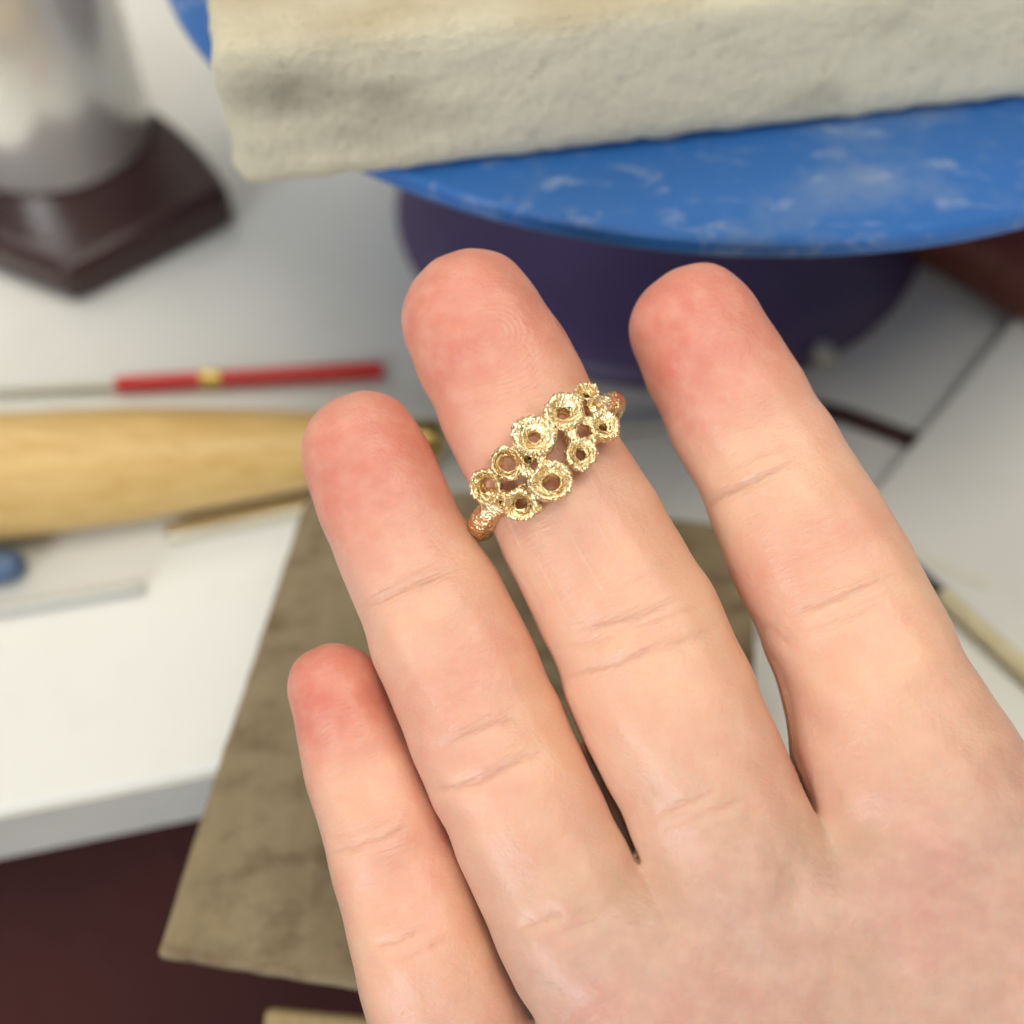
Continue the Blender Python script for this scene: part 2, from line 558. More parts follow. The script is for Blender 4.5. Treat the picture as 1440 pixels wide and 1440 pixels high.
def soldering_block():
    Lx, Ly, Lz = 168.0, 82.0, 18.5
    v, f, idx = [], [], {}
    st = 1.5
    nx, ny, nz = int(Lx / st), int(Ly / (st * 1.5)), int(Lz / st)

    def vid(i, j, k):
        key = (i, j, k)
        if key not in idx:
            x, y, z = Lx * i / nx, Ly * j / ny, Lz * k / nz
            r = 2.6
            q = np.array([x, y, z])
            inn = np.array([min(max(x, r), Lx - r), min(max(y, r), Ly - r), min(max(z, r), Lz - r)])
            dlt = q - inn
            nn = np.linalg.norm(dlt)
            if nn > r:
                q = inn + dlt / nn * r
            nv = dlt / max(nn, 1e-6)
            h = 0.18 * mnoise.noise(tuple(q * 0.22)) + 0.40 * mnoise.noise(tuple(q * 0.62 + 9)) - 0.7 * max(0, mnoise.noise(tuple(q * 0.33 + 40)) - 0.35)
            q = q + nv * h
            q[2] = max(q[2], 0.05 + 0.25 * abs(mnoise.noise((x * .5, y * .5, 4))))
            idx[key] = len(v)
            v.append(ca + bd * q[0] + bn * q[1] + np.array([0, 0, q[2]]))
        return idx[key]
    for i in range(nx):
        for j in range(ny):
            f.append([vid(i, j, nz), vid(i + 1, j, nz), vid(i + 1, j + 1, nz), vid(i, j + 1, nz)])
            f.append([vid(i, j + 1, 0), vid(i + 1, j + 1, 0), vid(i + 1, j, 0), vid(i, j, 0)])
        for k in range(nz):
            f.append([vid(i, 0, k), vid(i + 1, 0, k), vid(i + 1, 0, k + 1), vid(i, 0, k + 1)])
            f.append([vid(i, ny, k + 1), vid(i + 1, ny, k + 1), vid(i + 1, ny, k), vid(i, ny, k)])
    for j in range(ny):
        for k in range(nz):
            f.append([vid(0, j, k + 1), vid(0, j + 1, k + 1), vid(0, j + 1, k), vid(0, j, k)])
            f.append([vid(nx, j, k), vid(nx, j + 1, k), vid(nx, j + 1, k + 1), vid(nx, j, k + 1)])
    return v, f


sb_o = build("soldering_block", soldering_block(), 'block', angle=60)
tag(sb_o, "thick cream pitted soldering block resting on the blue turntable", "block")

# ------------------------------------------------------------------ steel cylinder on its dark base
BZ = 9.0
cyl_c = at(78, 190, BZ)
st_t = thing("steel_cylinder", "polished steel cylinder standing on a dark brown lacquered base", "cylinder", (cyl_c[0], cyl_c[1], 0))
pl = [at(112, 432)[:2], at(336, 320)[:2]]
b0, b1 = np.array(pl[1]), at(222, 196)[:2]
mid = (b0 + b1) / 2 + np.array([3.5, 1.5])
for t in (0.2, 0.4, 0.6, 0.8, 1.0):
    pl.append((1 - t) ** 2 * b0 + 2 * t * (1 - t) * mid + t * t * b1)
pl += [b1 + [-26, 24], b1 + [-58, 4], at(-60, 365)[:2]]
build("base", prism(pl, 0.2, BZ), 'brown', st_t, bevel=2.4, seg=4)
R = 18.6
build("barrel", lathe(cyl_c, (0, 0, 1), [(-0.1, R - 1.2), (0.3, R - 0.3), (1.2, R), (30, R), (62, R), (63.5, R - 0.5), (64, R - 2), (64, 0)], 96), 'steel', st_t, angle=30)

# ------------------------------------------------------------------ wooden handled file
A, B = at(0, 669, 9.6), at(945, 589, 3.0)
fd = (B - A) / np.linalg.norm(B - A)


def along(u, v, z):
    return float((at(u, v, z) - A) @ fd)


t200, t300, t430, t585, t622, tend = along(200, 656, 9), along(300, 645, 8.5), along(430, 631, 8), along(585, 620, 7), along(622, 617, 6.5), along(950, 589, 3)
ft = thing("file", "small file with a thick yellow varnished wooden handle lying on the bench", "file", (A[0], A[1], 0))
build("handle", lathe(A, fd, [(-52, 0.5), (-51.6, 3.5), (-50, 6.4), (-46, 8.6), (-38, 9.7), (-22, 9.9), (-8, 9.7), (0, 9.5), (t200 * .5, 9.15), (t200, 8.6), (t300, 7.65), ((t300 + t430) / 2, 6.9), (t430, 6.1), ((t430 + t585) / 2, 4.9), (t585, 3.5), (t585 + 0.3, 2.9)], 64), 'handle', ft, angle=50)
build("ferrule", lathe(A, fd, [(t585 - 0.5, 2.6), (t585, 3.25), (t585 + 0.8, 3.35), (t622 - 0.6, 3.1), (t622, 2.8), (t622, 1.2)], 40), 'brass', ft, angle=35)
build("blade", bar(A + fd * (t622 - 1), A + fd * tend, 3.3, 1.8), 'filesteel', ft, bevel=0.35)

# ------------------------------------------------------------------ red brush
b_a, b_b = at(162, 541, 1.5), at(540, 520, 1.5)
bdv = (b_b - b_a) / np.linalg.norm(b_b - b_a)
br = thing("brush", "thin brush with a glossy red lacquered handle behind the wooden file handle", "brush", (b_a[0], b_a[1], 0))
build("handle", rod(b_a, b_b, 1.45, 1.5, 28, 0.5), 'red', br)
build("ferrule", rod(b_a - bdv * 22, b_a + bdv * 0.6, 0.55, 0.8, 20, 0.2), 'ferrule', br)
bq = at(298, 533, 1.5)
build("gold_band", rod(bq - bdv * 1.8, bq + bdv * 1.8, 1.72, 1.72, 28, 0.2), 'brass', br)

# ------------------------------------------------------------------ small rods
o = build("metal_bar", bar(at(234, 753, 1.35), at(520, 693, 1.35), 2.6, 2.5), 'rodsteel', bevel=0.25)
tag(o, "short bright square metal bar lying beside the wooden file handle", "bar")
o = build("plastic_rod", rod(at(-140, 882, 1.0), at(203, 824, 1.0), 0.85, 0.95, 20, 0.4), 'greyrod')
tag(o, "thin pale grey rod lying on the bare white bench at the left edge", "rod")


def capsule(p0, p1, r, n=28):
    p0, p1 = np.array(p0, float), np.array(p1, float)
    L = np.linalg.norm(p1 - p0)
    prof = [(-r * math.cos(a), max(1e-7, r * math.sin(a))) for a in np.linspace(0, math.pi / 2, 8)]
    prof += [(L + r * math.sin(a), max(1e-7, r * math.cos(a))) for a in np.linspace(0, math.pi / 2, 8)]
    return lathe(p0, p1 - p0, prof, n)


o = build("tool_grip", capsule(at(-150, 822, 2.6), at(12, 795, 2.6), 2.55), 'blueplastic', angle=180)
tag(o, "rounded end of a slate blue tool grip under the wooden file handle", "tool grip")


# brown strap curving out from behind the index finger
def ribbon(path, wdt, z0, z1):
    path = [np.array(p[:2]) for p in path]
    a, b = [], []
    for i, p in enumerate(path):
        d = path[min(i + 1, len(path) - 1)] - path[max(i - 1, 0)]
        n_ = np.array([-d[1], d[0]]) / np.linalg.norm(d)
        a.append(p + n_ * wdt / 2)
        b.append(p - n_ * wdt / 2)
    n = len(a)
    v = [(*p, z0) for p in a] + [(*p, z0) for p in b] + [(*p, z1) for p in a] + [(*p, z1) for p in b]
    f = []
    for i in range(n - 1):
        f += [[2 * n + i, 3 * n + i, 3 * n + i + 1, 2 * n + i + 1], [i, i + 1, n + i + 1, n + i],
              [i, 2 * n + i, 2 * n + i + 1, i + 1], [n + i, n + i + 1, 3 * n + i + 1, 3 * n + i]]
    f += [[0, n, 3 * n, 2 * n], [n - 1, 3 * n - 1, 4 * n - 1, 2 * n - 1][::-1]]
    f[-1] = [n - 1, 3 * n - 1, 4 * n - 1, 2 * n - 1]
    return v, f


o = build("leather_strap", ribbon([at(1040, 572, 1), at(1090, 566, 1), at(1140, 568, 1), at(1190, 580, 1), at(1240, 598, 1), at(1285, 615, 1), at(1298, 620, 1)], 3.9, 0.05, 0.34), 'strap', bevel=0.0)
tag(o, "dark brown strap curving out from behind the index finger to the white board", "strap")
m0, m1 = at(1292, 335, 6), at(1460, 425, 4)
mdv = (m1 - m0) / np.linalg.norm(m1 - m0)
mh = thing("wooden_mallet", "reddish brown round wooden tool under the right edge of the blue turntable", "tool", (*at(1390, 380, 0)[:2], 0))
mp0, mp1 = at(1335, 318, 8.5), at(1480, 398, 8.5)
build("handle", lathe(mp0, mp1 - mp0, [(-30, 0.01), (-30, 5.0), (-28, 7.2), (0, 8.0), (12, 8.2), (24, 8.3), (60, 7.5), (64, 6.0), (64.5, 0.01)], 40), 'mahogany', mh, angle=50)
build("ring_band", lathe(mp0, mp1 - mp0, [(13.4, 8.0), (13.5, 8.45), (16.3, 8.5), (16.4, 8.0)], 40, False), 'mahogany', mh, angle=50)
k0, k1 = at(1316, 828, 5.6), at(1560, 1052, 5.6)
kd = (k1 - k0) / np.linalg.norm(k1 - k0)
ks = thing("bamboo_stick", "thin pale bamboo stick with a dark end on the white board", "stick", k0)
build("shaft", rod(k0 + kd * 1.0, k1, 1.4, 1.45, 20, 0.2), 'stick', ks)
build("dark_end", rod(k0 - kd * 7.5, k0 + kd * 1.05, 0.9, 1.1, 20, 0.2), 'dark', ks)
o = build("shadow_strip", ribbon([at(1270, 770, 4.1), at(1330, 797, 4.1), at(1392, 822, 4.1)], 2.2, 4.05, 4.25), 'shade')  # thin strip in place of a faint shadow, its tone put into the colour
tag(o, "faint tan strip standing in for a shadow on the white board above the bamboo stick", "strip")

# ------------------------------------------------------------------ the hand (own frame, millimetres)
FING = dict(
    middle=dict(tip=(610, 377), base=(1003, 1160), zc=0.0, curl=0.6,
                left=[(572, 490), (590, 535), (620, 600), (660, 690), (703, 765), (735, 838), (780, 930), (797, 985), (828, 1070), (862, 1140), (890, 1205), (930, 1300)],
                right=[(755, 415), (790, 470), (825, 535), (870, 618), (915, 692), (935, 725), (999, 820), (1048, 930), (1080, 1000), (1114, 1075), (1142, 1140), (1180, 1225)]),
    ring=dict(tip=(470, 566), base=(790, 1250), zc=-0.4, curl=0.4,
              left=[(430, 670), (447, 722), (470, 790), (500, 855), (522, 920), (546, 985), (577, 1060), (607, 1125), (642, 1200), (680, 1290), (712, 1370), (726, 1440)],
              right=[(597, 612), (622, 662), (650, 722), (690, 790), (725, 850), (760, 930), (799, 1010), (840, 1090), (873, 1150), (899, 1208), (944, 1290)]),
    pinky=dict(tip=(447, 902), base=(640, 1450), zc=-4.0, curl=0.2,
               left=[(404, 1015), (415, 1080), (433, 1140), (450, 1200), (466, 1270), (481, 1340), (497, 1400), (508, 1440), (530, 1520)],
               right=[(533, 955), (560, 1010), (596, 1090), (634, 1180), (678, 1280), (718, 1370), (740, 1440), (756, 1520)]),
    index=dict(tip=(933, 387), base=(1290, 1100), zc=-1.0, curl=0.5,
               left=[(890, 490), (903, 520), (925, 569), (948, 621), (977, 670), (997, 715), (1019, 773), (1046, 840), (1076, 893), (1097, 955), (1110, 1015), (1120, 1070), (1132, 1140), (1165, 1225)],
               right=[(1062, 425), (1110, 500), (1150, 565), (1190, 630), (1230, 690), (1270, 752), (1300, 810), (1332, 872), (1366, 940), (1402, 993), (1442, 1052), (1485, 1120)]),
    thumb=dict(tip=(2120, 1080), base=(1720, 1880), zc=2.0, curl=0.0,
               left=[(2010, 1120), (1920, 1280), (1800, 1480), (1640, 1700), (1540, 1850)],
               right=[(2210, 1240), (2150, 1400), (2060, 1600), (1960, 1800), (1880, 1980)]),
)
for fg in FING.values():
    T, Bp = hp(*fg['tip']), hp(*fg['base'])
    L = np.linalg.norm(Bp - T)
    d = (Bp - T) / L
    n_ = np.array([-d[1], d[0]])                 # to the thumb side (image right)
    fg.update(T=T, d=d, n=n_, L=L)
    ss = np.linspace(-2, L + 14, 240)
    prof = []
    for side in ('left', 'right'):
        q = np.array([hp(*p) for p in fg[side]]) - T
        s_, u_ = q @ d, q @ n_
        prof.append(np.interp(ss, s_, u_))
    ker = np.exp(-0.5 * (np.arange(-24, 25) * (ss[1] - ss[0]) / 1.3) ** 2)
    ker /= ker.sum()
    prof = [np.convolve(np.pad(p, 24, mode='edge'), ker, mode='valid') for p in prof]
    W = np.abs(prof[1] - prof[0]) / 2
    C = (prof[0] + prof[1]) / 2
    fg['ss'], fg['W'], fg['C'] = ss, W, C
    fg['cap'] = np.interp(8.0, ss, W) * 1.05
    # joints by share of the length: pads swell between them
    pads = 0.55 * np.exp(-((ss - 0.15 * L) / (0.12 * L)) ** 2) + 0.45 * np.exp(-((ss - 0.47 * L) / (0.09 * L)) ** 2) + 0.5 * np.exp(-((ss - 0.80 * L) / (0.10 * L)) ** 2)
    fg['TH'] = W * 0.85 + pads
    fg['Z'] = fg['zc'] + fg['curl'] * np.cos(np.clip(ss / L, 0, 1) * math.pi / 2)

VOX = 0.34
x0, x1, y0, y1, z0, z1 = -24, 112, -132, 28, -17, 20
gx, gy, gz = np.arange(x0, x1, VOX), np.arange(y0, y1, VOX), np.arange(z0, z1, VOX)
X2, Y2 = np.meshgrid(gx, gy, indexing='ij')
Z1 = gz[None, None, :]


def poly_sdf(P, X, Y):
    P = np.array(P)
    dmin = np.full(X.shape, 1e9)
    inside = np.zeros(X.shape, bool)
    for i in range(len(P)):
        a, b = P[i], P[(i + 1) % len(P)]
        e = b - a
        wx, wy = X - a[0], Y - a[1]
        t = np.clip((wx * e[0] + wy * e[1]) / (e @ e), 0, 1)
        dmin = np.minimum(dmin, (wx - e[0] * t) ** 2 + (wy - e[1] * t) ** 2)
        c = (a[1] > Y) != (b[1] > Y)
        with np.errstate(divide='ignore', invalid='ignore'):
            inside ^= c & (X < (b[0] - a[0]) * (Y - a[1]) / (b[1] - a[1] + 1e-12) + a[0])
    return np.where(inside, -1, 1) * np.sqrt(dmin)


PALM = [hp(*p) for p in [(545, 1560), (640, 1560), (738, 1520), (812, 1310), (899, 1232), (1012, 1185), (1140, 1172), (1300, 1100), (1440, 1075), (1560, 1250), (1700, 1480), (1900, 1700), (2020, 1900), (2010, 2150), (1960, 2400), (1990, 2700), (1320, 2700), (1180, 2450), (960, 2150), (760, 1850), (620, 1680)]]
d2 = poly_sdf(PALM, X2, Y2).astype(np.float32)[:, :, None]
# gentle hollow in the middle of the palm, fuller at the heel and at the finger roots
hc = hp(1230, 1750)
hollow = 3.2 * np.exp(-(((X2 - hc[0]) / 17) ** 2 + ((Y2 - hc[1]) / 22) ** 2))
th = hp(1720, 1850)
hollow -= 5.0 * np.exp(-(((X2 - th[0]) / 18) ** 2 + ((Y2 - th[1]) / 26) ** 2))
rr = 8.2
zfront = 7.7 - hollow
zback = -10.0
zc_p = ((zfront + zback) / 2).astype(np.float32)[:, :, None]
zh_p = ((zfront - zback) / 2).astype(np.float32)[:, :, None]
qa = np.maximum(d2 + rr, 0)
qb = np.maximum(np.abs(Z1.astype(np.float32) - zc_p) - zh_p + rr, 0)
palm = np.sqrt(qa * qa + qb * qb) + np.minimum(np.maximum(d2 + rr, np.abs(Z1 - zc_p) - zh_p + rr), 0) - rr
palm = palm.astype(np.float32)
F1 = np.full(palm.shape, 9.0, np.float32)
F2 = np.full(palm.shape, 9.0, np.float32)
for name, fg in FING.items():
    rx, ry = X2 - fg['T'][0], Y2 - fg['T'][1]
    s = rx * fg['d'][0] + ry * fg['d'][1]
    u = rx * fg['n'][0] + ry * fg['n'][1]
    mask = (s > -6) & (s < fg['L'] + 16) & (np.abs(u) < 18)
    ii, jj = np.where(mask)
    i0, i1, j0, j1 = ii.min(), ii.max() + 1, jj.min(), jj.max() + 1
    s, u = s[i0:i1, j0:j1], u[i0:i1, j0:j1]
    Wd, Cc, Th, Zc = (np.interp(s, fg['ss'], fg[k]) for k in ('W', 'C', 'TH', 'Z'))
    cap = fg['cap']
    e1 = np.maximum(cap - s, 0) / cap
    e2 = np.maximum(s - (fg['L'] + 2), 0) / 9.0
    a = np.abs((u - Cc) / Wd) ** 2.25
    q = (a[:, :, None] + np.abs((Z1 - Zc[:, :, None]) / Th[:, :, None]) ** 2.25 + (e1 ** 2.25 + e2 ** 2.25)[:, :, None]) ** (1 / 2.25)
    df = ((q - 1) * np.sqrt(Wd * Th)[:, :, None]).astype(np.float32)
    f1, f2 = F1[i0:i1, j0:j1], F2[i0:i1, j0:j1]
    F2[i0:i1, j0:j1] = np.minimum(f2, np.maximum(f1, df))
    F1[i0:i1, j0:j1] = np.minimum(f1, df)
# neighbouring fingers press together but stay apart: a narrow slit, closed at the back
slit = (0.37 * np.clip((Z1 + 5.0) / 2.0, 0, 1) - 0.1).astype(np.float32)
D = np.maximum(F1, slit - (F2 - F1) * 0.5)
# the backs of ring and middle finger touch along the crevice
wa, wbk = hp(896, 1215), hp(826, 1062)
we = wbk - wa
wt = np.clip(((X2 - wa[0]) * we[0] + (Y2 - wa[1]) * we[1]) / (we @ we), 0, 1)
wd2 = ((X2 - wa[0] - wt * we[0]) ** 2 + (Y2 - wa[1] - wt * we[1]) ** 2).astype(np.float32)[:, :, None]
web = np.sqrt(wd2 + ((Z1 + 5.2) ** 2).astype(np.float32)) - (1.9 - 0.6 * wt[:, :, None]).astype(np.float32)
D = np.minimum(D, web)
del web, wd2
k = 3.0
h = np.maximum(k - np.abs(D - palm), 0) / k
D = np.minimum(D, palm) - h * h * k * 0.25
del F1, F2, h
np.clip(D, -4, 4, out=D)
grid = openvdb.FloatGrid(4.0)
grid.copyFromArray(np.ascontiguousarray(D))
pts, quads = grid.convertToQuads(isovalue=0.0)
pts = np.array(pts, np.float64)
quads = np.array(quads, np.int64)
V = pts * VOX + np.array([x0, y0, z0])
del D, palm, qa, qb
# outward winding
p = V[quads[:, :4]]
ctr = p.mean(1) - V.mean(0)
vol = np.einsum('ij,ij->i', np.cross(p[:, 1] - p[:, 0], p[:, 2] - p[:, 0]), p[:, 0]).sum()
if vol < 0:
    quads = quads[:, ::-1]
E1 = np.concatenate([quads[:, [0, 1]], quads[:, [1, 2]], quads[:, [2, 3]], quads[:, [3, 0]]])
cnt = np.bincount(E1[:, 0], minlength=len(V)) + np.bincount(E1[:, 1], minlength=len(V))


def nb_mean(A_):
    out = np.zeros_like(A_)
    for c in range(A_.shape[1]):
        out[:, c] = np.bincount(E1[:, 0], A_[E1[:, 1], c], len(A_)) + np.bincount(E1[:, 1], A_[E1[:, 0], c], len(A_))
    return out / np.maximum(cnt, 1)[:, None]


def normals(Vv):
    p = Vv[quads]
    fn = np.cross(p[:, 2] - p[:, 0], p[:, 3] - p[:, 1])
    N = np.zeros_like(Vv)
    for c in range(3):
        for q in range(4):
            N[:, c] += np.bincount(quads[:, q], fn[:, c], len(Vv))
    return N / np.maximum(np.linalg.norm(N, axis=1), 1e-9)[:, None]


for it in range(3):
    V += 0.5 * (nb_mean(V) - V)
N = normals(V)

# finger coordinates for every vertex
best = np.full(len(V), 1e9)
FC = np.zeros((len(V), 3))
flush = np.zeros(len(V))
detail = np.zeros(len(V))
palmf = np.zeros(len(V))
dryness = np.zeros(len(V))
for name, fg in FING.items():
    r = V[:, :2] - fg['T']
    s, u = r @ fg['d'], r @ fg['n']
    Wd, Cc, Th, Zc = (np.interp(s, fg['ss'], fg[k]) for k in ('W', 'C', 'TH', 'Z'))
    q = np.abs(np.hypot((u - Cc) / Wd, (V[:, 2] - Zc) / Th) - 1) + np.maximum(s - fg['L'] - 10, 0)
    sel = q < best
    best[sel] = q[sel]
    FC[sel, 0], FC[sel, 1] = (u - Cc)[sel], s[sel]
    Ld = fg['L']
    fr = (V[:, 2] - Zc > 0)
    FC[sel, 2] = (np.clip(1 - np.abs(s - 0.19 * Ld) / (0.15 * Ld), 0, 1) * np.clip(1.2 - np.abs((u - Cc) / Wd), 0, 1) * fr)[sel] * (1.0 if name == 'middle' else 0.5)
    detail[sel] = (np.clip((0.84 * Ld - s) / (0.2 * Ld), 0, 1) * (name != 'thumb'))[sel]
    palmf[sel] = (np.clip((s - 0.80 * Ld) / (0.3 * Ld), 0, 1) if name != 'thumb' else np.ones(len(s)))[sel]
    dz_ = np.clip((s - 0.34 * Ld) / 3, 0, 1) * np.clip((0.66 * Ld - s) / 9, 0, 1) * np.clip(0.75 - (u - Cc) / Wd, 0, 1)
    dryness[sel] = (dz_ * (1.0 if name == 'middle' else 0.12 if name == 'ring' else 0.0))[sel]
    tipf = np.clip((0.36 * Ld - s) / (0.17 * Ld), 0, 1) * 0.86
    pip = 0.22 * np.exp(-((s - 0.58 * Ld) / (0.06 * Ld)) ** 2) * (1 if name in ('index', 'ring') else 0.5)
    flush[sel] = (name != 'thumb') * (tipf * (1.0 if name in ('index', 'pinky') else 0.92) + pip)[sel]

# skin folds: (points in the photograph, depth, half width)
FOLDS = [
    ([(806, 888), (845, 880), (885, 871), (918, 860), (967, 835)], 0.30, 0.32), ([(862, 890), (910, 877), (940, 864), (1000, 845)], 0.18, 0.28),
    ([(800, 949), (854, 938), (885, 927), (926, 908)], 0.30, 0.32), ([(885, 928), (960, 905), (1010, 880)], 0.12, 0.3), ([(790, 905), (840, 903), (880, 890)], 0.10, 0.3),
    ([(925, 1144), (965, 1128), (1006, 1110)], 0.28, 0.5), ([(935, 1165), (1000, 1140), (1050, 1125)], 0.12, 0.4),
    ([(505, 856), (545, 836), (590, 818), (650, 795)], 0.30, 0.34), ([(520, 838), (580, 808), (640, 790)], 0.12, 0.3),
    ([(615, 1052), (655, 1034), (700, 1016), (745, 1005)], 0.22, 0.4), ([(601, 1115), (640, 1109), (674, 1101), (724, 1072), (770, 1055)], 0.30, 0.36),
    ([(730, 1309), (760, 1297), (795, 1279)], 0.28, 0.5), ([(750, 1330), (810, 1305), (850, 1290)], 0.10, 0.5),
    ([(446, 1212), (490, 1200), (530, 1187), (572, 1165)], 0.26, 0.38), ([(446, 1190), (500, 1176), (555, 1155)], 0.12, 0.32),
    ([(520, 1346), (550, 1338), (596, 1314)], 0.24, 0.5), ([(530, 1370), (590, 1352), (630, 1335)], 0.12, 0.5),
    ([(1004, 694), (1019, 689), (1046, 681), (1078, 667), (1130, 645)], 0.32, 0.34), ([(1030, 655), (1050, 649), (1080, 634), (1120, 622)], 0.14, 0.3),
    ([(1120, 862), (1150, 853), (1195, 835), (1245, 814)], 0.26, 0.42), ([(1085, 868), (1105, 885), (1128, 910)], 0.2, 0.5), ([(1130, 885), (1180, 875), (1240, 850)], 0.12, 0.45),
    ([(1086, 890), (1105, 930), (1126, 980), (1150, 1020), (1175, 1053)], 0.34, 1.1), ([(1118, 1040), (1145, 1080), (1172, 1108), (1212, 1130)], 0.25, 0.9),
    ([(1060, 1400), (1020, 1330), (960, 1270), (900, 1240)], 0.22, 1.2), ([(1130, 1180), (1110, 1260), (1120, 1330)], 0.18, 1.2),
    ([(1440, 1240), (1330, 1300), (1220, 1400), (1120, 1500)], 0.10, 1.4), ([(1500, 1500), (1300, 1620), (1000, 1600), (760, 1620)], 0.5, 0.8),
]
crease_d = np.full((len(V), 3), 9.0)      # signed distance to the nearest fold, mm
crease_a = np.zeros((len(V), 3))          # how deep that fold is
disp = np.zeros(len(V))
front = N[:, 2] > 0.05
fi = np.where(front)[0]
for ci, (pl_, dep, hw) in enumerate(FOLDS):
    P = np.array([hp(*q, 6.3) for q in pl_])
    # resample smoothly
    tk = np.linspace(0, 1, len(P))
    tf = np.linspace(0, 1, 25)
    P = np.c_[np.interp(tf, tk, P[:, 0]), np.interp(tf, tk, P[:, 1])]
    for _ in range(6):
        P[1:-1] = (P[:-2] + 2 * P[1:-1] + P[2:]) / 4
    if hw < 0.8:
        P = np.r_[[P[0] + (P[0] - P[8]) * 0.75], [P[0] + (P[0] - P[8]) * 0.35], P, [P[-1] + (P[-1] - P[-9]) * 0.35], [P[-1] + (P[-1] - P[-9]) * 0.75]]
    ext = 3.2
    lo, hi = P.min(0) - ext, P.max(0) + ext
    sub = fi[(V[fi, 0] > lo[0]) & (V[fi, 0] < hi[0]) & (V[fi, 1] > lo[1]) & (V[fi, 1] < hi[1])]
    if not len(sub):
        continue
    pt = V[sub, :2]
    dm = np.full(len(sub), 1e9)
    sg = np.ones(len(sub))
    tt_ = np.zeros(len(sub))
    nseg = len(P) - 1
    for i in range(nseg):
        e = P[i + 1] - P[i]
        r_ = pt - P[i]
        t = np.clip((r_ @ e) / (e @ e), 0, 1)
        dd = np.linalg.norm(r_ - t[:, None] * e, axis=1)
        m = dd < dm
        dm[m] = dd[m]
        sg[m] = np.sign(e[0] * r_[m, 1] - e[1] * r_[m, 0])
        tt_[m] = (i + t[m]) / nseg
    fade = np.clip(np.minimum(tt_, 1 - tt_) * 3.2, 0.0, 1)
    fade = fade * fade * (3 - 2 * fade)
    hb = max(hw * 1.5, 0.6)
    g = np.exp(-(dm / hb) ** 2) * fade
    lip = np.exp(-((dm - 2.4 * hb) / (1.4 * hb)) ** 2) * fade
    disp[sub] += -0.95 * dep * g + 0.16 * dep * lip
    if hw < 0.8:
        ch = ci % 3
        m = (dm < np.abs(crease_d[sub, ch])) & (dm < 2.4)
        sm = sub[m]
        crease_d[sm, ch] = (dm * sg)[m]
        crease_a[sm, ch] = (fade * min(1.0, dep * 3.0) * np.clip(1.9 - dm, 0, 1))[m]
und = 0.16 * np.sin(V[:, 0] * 0.55 + 1.3 * np.sin(V[:, 1] * 0.31)) * np.sin(V[:, 1] * 0.47 + 0.8) + 0.06 * np.sin(V[:, 0] * 1.3 + 2) * np.sin(V[:, 1] * 1.1 + V[:, 0] * 0.4)
disp += und
V = V + N * disp[:, None]

me = bpy.data.meshes.new("hand")
me.vertices.add(len(V))
me.vertices.foreach_set("co", (V * MM).astype(np.float32).ravel())
me.loops.add(len(quads) * 4)
me.loops.foreach_set("vertex_index", quads.astype(np.int32).ravel())
me.polygons.add(len(quads))
me.polygons.foreach_set("loop_start", np.arange(0, len(quads) * 4, 4, dtype=np.int32))
me.update(calc_edges=True)
me.validate()
me.polygons.foreach_set("use_smooth", np.ones(len(me.polygons), bool))
for nm, arr, typ, key in (("flush", flush, 'FLOAT', 'value'), ("crease_d", crease_d, 'FLOAT_VECTOR', 'vector'), ("crease_a", crease_a, 'FLOAT_VECTOR', 'vector'), ("palm", palmf, 'FLOAT', 'value'), ("detail", detail, 'FLOAT', 'value'), ("dryness", dryness, 'FLOAT', 'value'), ("finger_coord", FC, 'FLOAT_VECTOR', 'vector')):
    a_ = me.attributes.new(nm, typ, 'POINT')
    a_.data.foreach_set(key, np.ascontiguousarray(arr, np.float32).ravel())
me.materials.append(M['skin'])
hand = bpy.data.objects.new("hand", me)
col.objects.link(hand)
hand.matrix_world = HAND_M
tag(hand, "open palm-up hand with fingers together, a gold ring on its middle finger", "hand")
print("hand verts", len(V), "quads", len(quads))

# ------------------------------------------------------------------ the ring
MF = FING['middle']
RC = hp(771, 650)                                  # centre on the finger
e_a, e_b = hp(682, 731), hp(860, 569)
D1 = (e_b - e_a) / np.linalg.norm(e_b - e_a)       # across
D2 = np.array([D1[1], -D1[0]])                     # along, towards the palm
sR = float((RC - MF['T']) @ MF['d'])
RW = float(np.interp(sR, MF['ss'], MF['W'])) + 1.0
RT = float(np.interp(sR, MF['ss'], MF['TH'])) + 1.0
RZ = float(np.interp(sR, MF['ss'], MF['Z']))
RC = MF['T'] + MF['d'] * sR + MF['n'] * float(np.interp(sR, MF['ss'], MF['C']))


def hmesh(name, v, f, mat, parent):
    """a part given in the hand's own frame, under the ring"""
    m_ = bpy.data.meshes.new(name)
    v = np.asarray(v, float) - np.array([RC[0], RC[1], RZ])
    m_.from_pydata([tuple(q) for q in v * MM], [], [tuple(q) for q in f])
    m_.materials.append(M[mat])
    m_.polygons.foreach_set("use_smooth", [True] * len(m_.polygons))
    o_ = bpy.data.objects.new(name, m_)
    col.objects.link(o_)
    o_.parent = parent
    return o_


ring = bpy.data.objects.new("gold_ring", None)
col.objects.link(ring)
ring.empty_display_size = 0.01
ring.matrix_world = HAND_M @ Matrix.Translation((RC[0] * MM, RC[1] * MM, RZ * MM))
tag(ring, "textured gold ring of clustered coral-like cups worn on the middle finger", "ring")


def rough(p, a, fq, sd):
    return a * (mnoise.noise((p[0] * fq + sd, p[1] * fq, p[2] * fq)) + 0.5 * mnoise.noise((p[0] * fq * 2.3, p[1] * fq * 2.3 + sd, p[2] * fq * 2.3)))


